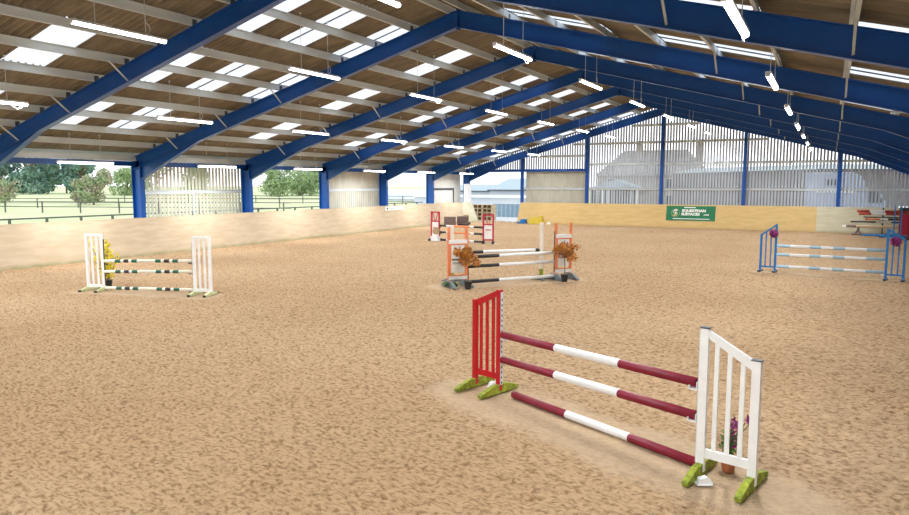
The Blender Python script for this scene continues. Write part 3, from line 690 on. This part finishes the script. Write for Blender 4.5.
# --- pole store in the far right corner
def trestle(loc, label):
    e = empty('trestle', loc, 0, label, 'trestle', 'wooden trestles in the far right corner')
    q = MB(); q.box((0,0,.40), (.10,1.0,.07)); q.build('top_bar', M['brownwood'], e)
    for s in (-1, 1):
        for t in (-1, 1):
            l = MB(); l.beam((t*.16, s*.42, 0), (-t*.04, s*.36, .38), .05, .06); l.build('leg', M['brownwood'], e)
    return e
trestle((26.95, -1.75, 0), 'dark wooden trestle holding poles, left one by the far kickboard')
trestle((29.1, -1.75, 0), 'dark wooden trestle holding poles, right one by the far kickboard')
gF = 'spare poles stored in the far right corner'
pole('jump_pole', (26.3, -2.10, .51), (29.85, -2.10, .51), [(.5,'brownwood'), (3,'wood')], 'brown spare pole lying on the trestles, nearest the jumps', gF, .075)
pole('jump_pole', (26.1, -1.90, .485), (29.75, -1.90, .485), [(.3,'white'), (3.2,'wood')], 'plain timber spare pole with white end on the trestles', gF, .05)
pole('jump_pole', (26.6, -1.70, .485), (29.8, -1.70, .485), [(.9,'tan'), (1,'offwhite'), (1,'tan')], 'pale tan spare pole on the trestles, behind others', gF, .05)
pole('jump_pole', (26.6, -2.16, .06), (29.6, -2.16, .06), [(1,'brownwood')], 'dark brown spare pole on sand under the trestles', gF, .06)
def rack(x, label):
    e = empty('pole_rack', (x, -.95, 0), 0, label, 'rack', 'upright racks holding spare poles')
    q = MB(); q.box((0,.12,.78), (.07,.07,1.56)); q.build('upright', M['black'], e)
    for z in (.70, .95, 1.15, 1.30):
        q = MB(); q.box((0,-.08,z-.035), (.05,.36,.03)); q.build('bracket', M['darkgalv'], e)
rack(28.2, 'black upright rack with brackets, left one in the corner'); rack(29.6, 'black upright rack with brackets, right one in the corner')
pole('jump_pole', (26.85, -1.05, 1.37), (29.9, -1.05, 1.37), [(.55,'rust'), (.65,'white'), (1.4,'rust')], 'highest red and white spare pole on the rack', gF, .075)
pole('jump_pole', (26.95, -1.12, 1.22), (29.9, -1.12, 1.22), [(.55,'rust'), (.65,'white'), (1.4,'rust')], 'second highest red and white spare pole on the rack', gF, .075)
pole('jump_pole', (27.2, -1.10, 1.02), (29.9, -1.10, 1.02), [(1,'black')], 'thin dark grey spare pole on the rack', gF, .035)
pole('jump_pole', (27.3, -1.2, .98-.07), (29.9, -1.2, .98-.07), [(.05,'red'), (.5,'orange'), (.3,'white'), (.6,'black'), (.5,'orange')], 'orange, white and black spare pole on the rack', gF, .06)
pole('jump_pole', (26.55, -1.12, .735), (29.9, -1.12, .735), [(1,'black'), (.6,'white'), (1,'black')], 'black and white spare pole, lowest on the rack', gF, .045)
for i, (a, b_, lb) in enumerate((((27.1,-2.6,.05), (29.7,-3.2,.05), 'front bright blue pole lying on sand in the corner'), ((27.6,-2.35,.05), (29.8,-2.55,.05), 'rear bright blue pole lying on sand in the corner'))):
    pole('jump_pole', a, b_, [(1,'bluep')], lb, gF, .05)
q = MB(); q.prism([(-.6,0),(.6,0),(.6,.06),(.1,.2),(-.1,.2),(-.6,.06)], -.04, .04, 'y'); o = q.build('blue_wedge', M['bluep']); o.location = (28.5, -3.6, 0); tag(o, 'low blue wedge lying on sand in the far right corner', 'wedge')
r = empty('blue_ladder_stand', (28.47, -5.3, 0), .0, 'tall narrow blue stand with rungs in the far right corner', 'jump stand')
for x in (0, .30):
    q = MB(); q.box((x,0,.9), (.055,.05,1.74)); q.build('post', M['bluep'], r)
    q = MB(); q.box((x,0,.025), (.09,.5,.05)); q.build('foot', M['bluep'], r)
for z in (.3, .9):
    q = MB(); q.box((.15,0,z), (.25,.035,.04)); q.build('rung', M['bluep'], r)
r = empty('crimson_stand', (28.74, -5.05, 0), .2, 'dark red stand with black top in the far right corner', 'jump stand')
for x in (0, .42):
    q = MB(); q.box((x,0,.78), (.08,.06,1.56)); q.build('post', M['maroon'], r); q = MB(); q.box((x,0,.05), (.10,.6,.1)); q.build('foot', M['black'], r)
q = MB(); q.box((.21,0,.80), (.34,.04,1.1)); q.build('board', M['darkred'], r)
q = MB(); q.box((.21,0,1.63), (.52,.09,.18)); q.build('top_board', M['black'], r)

# --- blocks against the far kickboard
q = MB(); q.prism([(-.32,0),(.32,0),(.32,.34),(-.02,.34),(-.12,.14),(-.32,.14)], -.22, .22, 'y'); o = q.build('step_block', M['bluep'], bevel=.02); o.location = (4.98, -.85, .0); tag(o, 'blue plastic step block at the end of the far kickboard', 'block')
q = MB(); q.prism([(-.52,0),(.52,0),(.46,.50),(.44,.62),(.30,.62),(.26,.50),(-.30,.50),(-.42,.44)], -.26, .26, 'y'); o = q.build('mounting_block', M['yellow'], bevel=.02); o.location = (6.15, -.9, .0); tag(o, 'yellow plastic mounting block against the far kickboard', 'block')
q = MB(); q.box((0,0,.06), (.25,.2,.12)); q.tube((0,0,.12), (0,0,.2), .06, 10); o = q.build('white_cone_base', M['white']); o.location = (7.15, -.9, 0); tag(o, 'small white base on sand beside the yellow mounting block', 'block')

# --- signs
lean = math.atan2(.28, 1.56)
s = empty('banner_sign', (15.5, -.26, .5), 0, 'green banner reading EQUESTRIAN SURFACES .COM on the far kickboard', 'sign'); s.rotation_euler = (-lean, 0, 0)
q = MB(); q.box((1.6, 0, .5), (3.2, .02, 1.0)); q.build('panel', M['signgreen'], s)
q = MB(); n = 28
def disc(mb, cx, cz, r, y, m=None, n=28): mb.tube((cx, y, cz), (cx, y-.004, cz), r, n, m)
def ring(mb, cx, cz, r0, r1, a0, a1, y, n=24, taper=False):
    for i in range(n):
        u0, u1 = i/n, (i+1)/n; t0 = a0+(a1-a0)*u0; t1 = a0+(a1-a0)*u1
        k0 = 1-(u0 if taper else 0); k1 = 1-(u1 if taper else 0)
        P = lambda t, r: (cx+r*math.cos(t), y, cz+r*math.sin(t))
        mb.add([P(t0,r0), P(t0,r0+(r1-r0)*k0), P(t1,r0+(r1-r0)*k1), P(t1,r0)], [(0,1,2,3)])
ring(q, .62, .52, .27, .285, 0, 2*math.pi, -.013)
ring(q, .62, .52, .10, .25, -2.4, .9, -.014, taper=True)
ring(q, .62, .52, .03, .13, .8, 3.6, -.015, taper=True)
q.build('emblem', M['gold'], s)
q = MB(); ring(q, .62, .52, .15, .27, 1.0, 3.6, -.0155, taper=True); ring(q, .62, .52, .0, .07, 0, 6.28, -.016); q.build('emblem_swirl', M['signwhite'], s)
def text(body, size, x, z, par, m, y=-.014, bold=.006, sx=1, align='LEFT'):
    t = bpy.data.curves.new('lettering', 'FONT'); t.body = body; t.size = size; t.extrude = .002; t.offset = bold; t.align_x = align; t.materials.append(m)
    o = bpy.data.objects.new('lettering', t); COL.objects.link(o); o.parent = par; o.location = (x, y, z); o.rotation_euler = (math.pi/2, 0, 0); o.scale = (sx, 1, 1); return o
text('EQUESTRIAN', .235, 1.04, .60, s, M['signwhite'], sx=1.12, bold=.014)
text('SURFACES', .235, 1.02, .365, s, M['signwhite'], sx=1.10, bold=.014)
text('.COM', .12, 2.44, .37, s, M['signwhite'], sx=1.2, bold=.006)
q = MB(); q.box((1.55, -.013, .90), (.75, .004, .065)); q.build('top_line', M['signwhite'], s)
q = MB(); q.box((1.65, -.013, .12), (2.4, .004, .05)); q.build('bottom_line', M['signwhite'], s)
s = empty('wall_banner', (.13, -10.9, 1.24), math.pi/2, 'small white banner with dark emblem on the left kickboard top', 'sign')
q = MB(); q.box((0,0,.15), (2.2,.01,.27)); q.build('panel', M['signwhite'], s)
q = MB(); q.box((-.85,-.008,.15), (.14,.006,.13)); q.build('emblem', M['green'], s)
q = MB()
for i in range(14): q.box((-.6+i*.10, -.008, .15), (.06, .006, .05))
q.build('lettering', M['paleblue'], s)
q = MB(); q.box((0,0,.72), (.03,1.25,1.44)); o = q.build('white_board', M['white']); o.location = (.12, -.50, 1.55); tag(o, 'white board fixed over the far left corner column', 'board')

# ------------------------------------------------------------------ outside, seen through the doorway
def crate(loc, label, first=[None]):
    if first[0] is None:
        e = empty('crate', loc, 0, label, 'crate', 'wooden crates stacked outside the doorway')
        q = MB()
        for z in (.02, .30):
            q.box((0,0,z), (.86,.9,.03))
        q.build('deck', M['wood'], e)
        for x in (-.40, 0, .40):
            q = MB(); q.box((x,0,.16), (.07,.88,.25)); q.build('bearer', M['wood'], e)
        q = MB(); q.box((0,.38,.16), (.8,.02,.25)); q.build('back_board', M['brownwood'], e)
        first[0] = e; return e
    c = copy_tree(first[0]); c.location = loc; c['label'] = label; return c
lv = ['lowest', 'second from bottom', 'third from bottom', 'topmost']
for cx, nm in ((-.55, 'left'), (.34, 'right')):
    for i in range(4): crate((cx, 3.0, -.06+i*.335), 'wooden crate outside the doorway, %s in the %s stack' % (lv[i], nm))
e = empty('blue_fence', (-2.2, 9, -.06), 0, 'blue-grey vertical sheet fence outside the open doorway', 'fence')
q = MB()
for i in range(30): q.box((i*.15, (i % 2)*.03, .6), (.15, .02, 1.2), M['bluevert'] if i % 3 else M['paleroof'])
q._m(M['bluevert'])
q.build('sheet', M['bluevert'], e); q = MB(); q.box((2.2,.06,1.1), (4.5,.05,.06)); q.build('rail', M['bluevert'], e)
def gable_shed(name, x0, x1, y0, y1, ze, zr, label, cat, mw, mr, hip=0, windows=(), group=None):
    e = empty(name, ((x0+x1)/2, y0, 0), 0, label, cat, group); cx = (x0+x1)/2
    q = MB(); q.box((0, (y1-y0)/2, ze/2-.05), (x1-x0, y1-y0, ze+.1)); q.build('wall', mw, e)
    yr = (y1-y0)/2; a, b_ = x0-cx-.25, x1-cx+.25
    q = MB(); q.add([(a,-.3,ze-.06), (b_,-.3,ze-.06), (b_-hip,yr,zr), (a+hip,yr,zr), (a,y1-y0+.3,ze-.06), (b_,y1-y0+.3,ze-.06)], [(0,1,2,3), (3,2,5,4), (0,3,4), (1,5,2), (0,4,5,1)]); q.build('roof', mr, e)
    if cat == 'shed':
        q = MB(); q.box((0, -.36, ze-.12), (x1-x0+.5, .12, .16)); q.build('gutter', M['darkgalv'], e)
    for (wx, wz, ww, wh) in windows:
        f = MB(); f.box((wx-cx, -.03, wz), (ww+.12, .06, wh+.12)); f = f.build('window_frame', M['white'], e)
        g = MB(); g.box((wx-cx, -.075, wz), (ww, .03, wh)); g.build('pane', M['window'], f)
    return e
gable_shed('shed', -23.5, -17.0, 40, 46, 2.05, 2.92, 'low pale shed far beyond the doorway, left one', 'shed', M['plastic'], M['paleroof'])
gable_shed('shed', -16.0, -4.5, 37, 45, 2.25, 3.75, 'taller pale blue shed far beyond the doorway, right one', 'shed', M['plastic'], M['paleroof'], hip=1.3)
gable_shed('stable', -24, -6, 30, 33, 1.3, 1.55, 'long low white stable row beyond the doorway', 'stable', M['plastic'], M['plastic'])

# house behind the gable
e = gable_shed('house', .9, 12.6, 31.5, 39, 4.0, 7.0, 'stone house with slate roof behind the far boarding', 'house', M['stone'], M['slate'], hip=2.4,
               windows=[(9.3,3.0,.9,1.1), (11.5,3.0,.9,1.1), (2.6,3.1,.8,1.0), (9.4,1.1,1,1.2)])
for cx_ in (4.9, 11.9):
    q = MB(); q.box((cx_-6.75, 3.75, 6.6), (.7,.6,2.6)); c = q.build('chimney', M['stone'], e)
    for d in (-.17, .17):
        q = MB(); q.tube((cx_-6.75+d, 3.75, 7.9), (cx_-6.75+d, 3.75, 8.15), .1, 10); q.build('chimney_pot', M['terracotta'], c)
e = empty('conservatory', (3.9, 28, 0), 0, 'white framed conservatory in front of the house', 'conservatory')
q = MB(); q.prism([(-2.75,2.55),(2.75,2.55),(0,3.45)], 0, 3.4, 'y'); q.build('roof', M['paleroof'], e)
q = MB(); q.box((0,1.7,.3), (5.2,3.3,.7)); q.build('base_wall', M['stone'], e)
for i in range(9):
    q = MB(); q.box((-2.6+i*.65, 0, 1.5), (.09,.09,2.1)); q.build('mullion', M['white'], e)
q = MB(); q.box((0,.04,1.55), (5.2,.02,1.9)); q.build('pane', M['window'], e)
# barn
e = empty('barn', (24, 15, 0), 0, 'large grey clad barn behind the right half of the boarding', 'barn')
q = MB(); n = 74
for i in range(n):
    x = -11.1+i*.3; z = 3.9+.022*(x+11) if x < 1 else 4.16-.012*(x-1)
    q.box((x, (i % 2)*.04, z/2-.05), (.3, .03, z+.1))
q.build('cladding', M['barnclad'], e)
q = MB(); q.add([(-11.4,-.2,3.92),(1,-.2,4.2),(1,12,4.9),(-11.4,12,4.6),(11.4,-.2,4.05),(11.4,12,4.7)], [(0,1,2,3),(1,4,5,2)]); q.build('roof', M['paleroof'], e)
q = MB(); q.box((-11.2,6,2), (.1,12,4)); q.box((11.2,6,2), (.1,12,4)); q.box((0,12,2.2), (22.4,.1,4.6)); q.build('side_wall', M['barnclad'], e)
# horsebox
e = empty('horsebox', (26.0, 10.4, 0), 0, 'pale blue horsebox lorry parked outside behind the boarding', 'lorry')
q = MB(); q.prism([(-2.3,.55),(1.55,.55),(1.72,2.9),(1.35,3.55),(.8,3.85),(-2.3,3.85)], 0, 2.3, 'y'); q.build('body', M['lorry'], e, bevel=.06)
q = MB(); q.prism([(1.6,.5),(3.0,.5),(3.05,1.5),(2.5,2.6),(1.72,2.7)], .15, 2.15, 'y'); cb = q.build('cab', M['lorry'], e, bevel=.05)
q = MB(); q.prism([(1.85,1.6),(2.85,1.6),(2.42,2.45),(1.85,2.5)], .12, .16, 'y'); q.build('cab_window', M['window'], cb)
for x in (-1.4, 2.3):
    q = MB(); q.tube((x,-.02,.42), (x,.25,.42), .42, 20); q.tube((x,2.05,.42), (x,2.32,.42), .42, 20); q.build('wheel', M['rubber'], e)
q = MB(); q.box((-.4,-.02,2.4), (2.6,.03,.12)); q.build('white_stripe', M['white'], e)
q = MB(); q.box((-.6,-.02,3.1), (.8,.03,.45)); q.build('side_window', M['window'], e)
def car(loc, rz, label, m):
    e = empty('car', loc, rz, label, 'car', 'white cars parked outside')
    q = MB(); q.prism([(-2.1,.3),(2.1,.3),(2.15,.75),(1.3,.95),(.6,1.5),(-1.2,1.52),(-1.9,1.0),(-2.15,.8)], -.85, .85, 'y'); q.build('body', m, e, bevel=.05)
    for s_ in (-1, 1):
        q = MB(); q.prism([(-1.65,.98),(1.1,.98),(.52,1.42),(-1.15,1.44)], s_*.86-.01, s_*.86+.01, 'y'); q.build('side_window', M['window'], e)
    for x in (-1.3, 1.3):
        for s_ in (-1, 1):
            q = MB(); q.tube((x, s_*.7, .32), (x, s_*.88, .32), .32, 18); q.build('wheel', M['rubber'], e)
car((30.6, 6.2, -.06), -.1, 'white car parked outside at the right end of the boarding', M['white'])

# paddock fences
def fence(p, q, sp, label, h=1.2, rails=(.55, 1.1)):
    p = Vector((*p, 0)); q = Vector((*q, 0)); L = (q-p).length; d = (q-p)/L
    e = empty('paddock_fence', p, math.atan2(d.y, d.x), label, 'fence', 'post and rail paddock fences')
    x = 0
    while x <= L:
        b_ = MB(); b_.box((x,0,h/2-.1), (.11,.11,h+.1)); b_.build('post', M['fence'], e); x += sp
    for z in rails:
        b_ = MB(); b_.box((L/2,.07,z), (L,.035,.085)); b_.build('rail', M['fence'], e)
fence((-13.2, -36), (-11.6, 12), 1.95, 'nearest post and rail fence just outside the left wall')
fence((-75, -14.5), (-22, 3.5), 4.6, 'second post and rail fence out in the left paddock')
fence((-78, -5), (-28, 24), 5.2, 'farthest post and rail fence out in the left paddock')
fence((-85, 26), (-30, 40), 4.2, 'post and rail fence seen through the middle open bay')

# trees
def tree(name, loc, h, wd, m, label, n=900, leaf=.5, low=.15, sd=1, group=None, bare=False):
    e = empty(name, (*loc, -.1), 0, label, 'tree', group); rg = random.Random(sd)
    q = MB(); q.path([(0,0,0), (.1,0,h*.25), (0,.1,h*.6)], h*.025, 8)
    for i in range(14 if bare else 6):
        a = rg.uniform(0, 6.28); z0 = h*rg.uniform(.2,.5); q.path([(0,0,z0), (wd*.22*math.cos(a), wd*.22*math.sin(a), z0+h*.2), (wd*.42*math.cos(a), wd*.42*math.sin(a), z0+h*rg.uniform(.25,.48))], h*.009, 5)
    q.build('trunk', M['bark'] if not bare else M['twig'], e)
    bl = []
    for i in range(16):
        z = h*rg.uniform(low+.1, .85); rr = wd/2*math.sqrt(max(.05, 1-((z/h-.5)/.55)**2))*rg.uniform(.2,.8); a = rg.uniform(0, 6.28)
        bl.append((rr*math.cos(a), rr*math.sin(a), z, rg.uniform(.6,1.1)))
    leafcloud(n, bl, wd*.22, leaf, .9, sd, 0).build('foliage', m, e)
    return e
tree('round_tree', (-70.5, 14.5), 5.8, 5.4, M['treepink'], 'round pink-tinged tree in the left paddock beyond the fences', 4200, .22, .05, 41)
tree('blossom_tree', (-77, 5.5), 4.6, 4.5, M['treepink'], 'pinkish tree at the left edge of the paddock', 900, .2, .05, 42)
gT = 'dark trees in the belt beyond the left paddock'
belt = [(-206,58),(-214,70),(-193,65),(-206,84),(-183,70),(-193,86),(-177,81)]
for i, (x, y) in enumerate(belt):
    tree('belt_tree', (x, y), 14+2.5*math.sin(i*2.1), 12.5, M['treeblue'], 'bluish evergreen in the belt beyond the paddock, %s counting from the right' % ORD[6-i], 3200, .62, 0, 50+i, gT)
gU = 'pale bushy trees along the far field edge'
for i, (x, y, h, wd, lb) in enumerate([(-140,70,7,12,'pale green bushy tree right of the evergreen belt'), (-130,84,9,9,'taller pale green tree beyond the round pink tree'), (-96,78,8,10,'pale green bush in the middle open bay, leftmost'),
                                (-98,90,9.5,11,'pale green bush in the middle open bay, second from left'), (-100,102,9,12,'pale green bush in the middle open bay, third from left'), (-103,116,10,13,'pale green bush in the middle open bay, rightmost'),
                                (-108,136,8,12,'pale green tree at left of the distant white field')]):
    tree('bushy_tree', (x, y), h, wd, M['treegreen'], lb, 2400, .38, 0, 70+i, gU)
tree('bare_tree', (-88, 98), 13, 10, M['treegreen'], 'tall sparse twiggy tree rising over the bushes', 260, .3, .3, 90, None, True)
tree('bare_tree', (-118, 62), 13, 12, M['treegreen'], 'sparse tall tree right of the pink-tinged tree', 520, .4, .3, 91, None, True)
# pale polytunnels in the distance
gP = 'pale polytunnels in the distance'
TUN = [(-41, 55, 'nearest'), (-55, 77, 'middle one'), (-71, 102, 'farthest')]
for i, (x, y, lb) in enumerate(TUN):
    e = empty('polytunnel', (x, y, 0), math.radians(28), 'long pale polytunnel seen through the narrow open bay, %s' % lb, 'polytunnel', gP)
    q = MB(); pf = [(3*math.cos(a), 1.6*math.sin(a)) for a in [math.pi*j/10 for j in range(11)]]
    q.prism(pf, -11, 11, 'x'); q.build('cover', M['plastic'], e)

# lettering curves become meshes of their own
bpy.context.view_layer.update()
dg = bpy.context.evaluated_depsgraph_get()
for o in [o for o in bpy.data.objects if o.type == 'FONT']:
    me = bpy.data.meshes.new_from_object(o.evaluated_get(dg)); n = bpy.data.objects.new('lettering', me); COL.objects.link(n)
    n.parent = o.parent; n.location = o.location; n.rotation_euler = o.rotation_euler; n.scale = o.scale
    bpy.data.objects.remove(o)
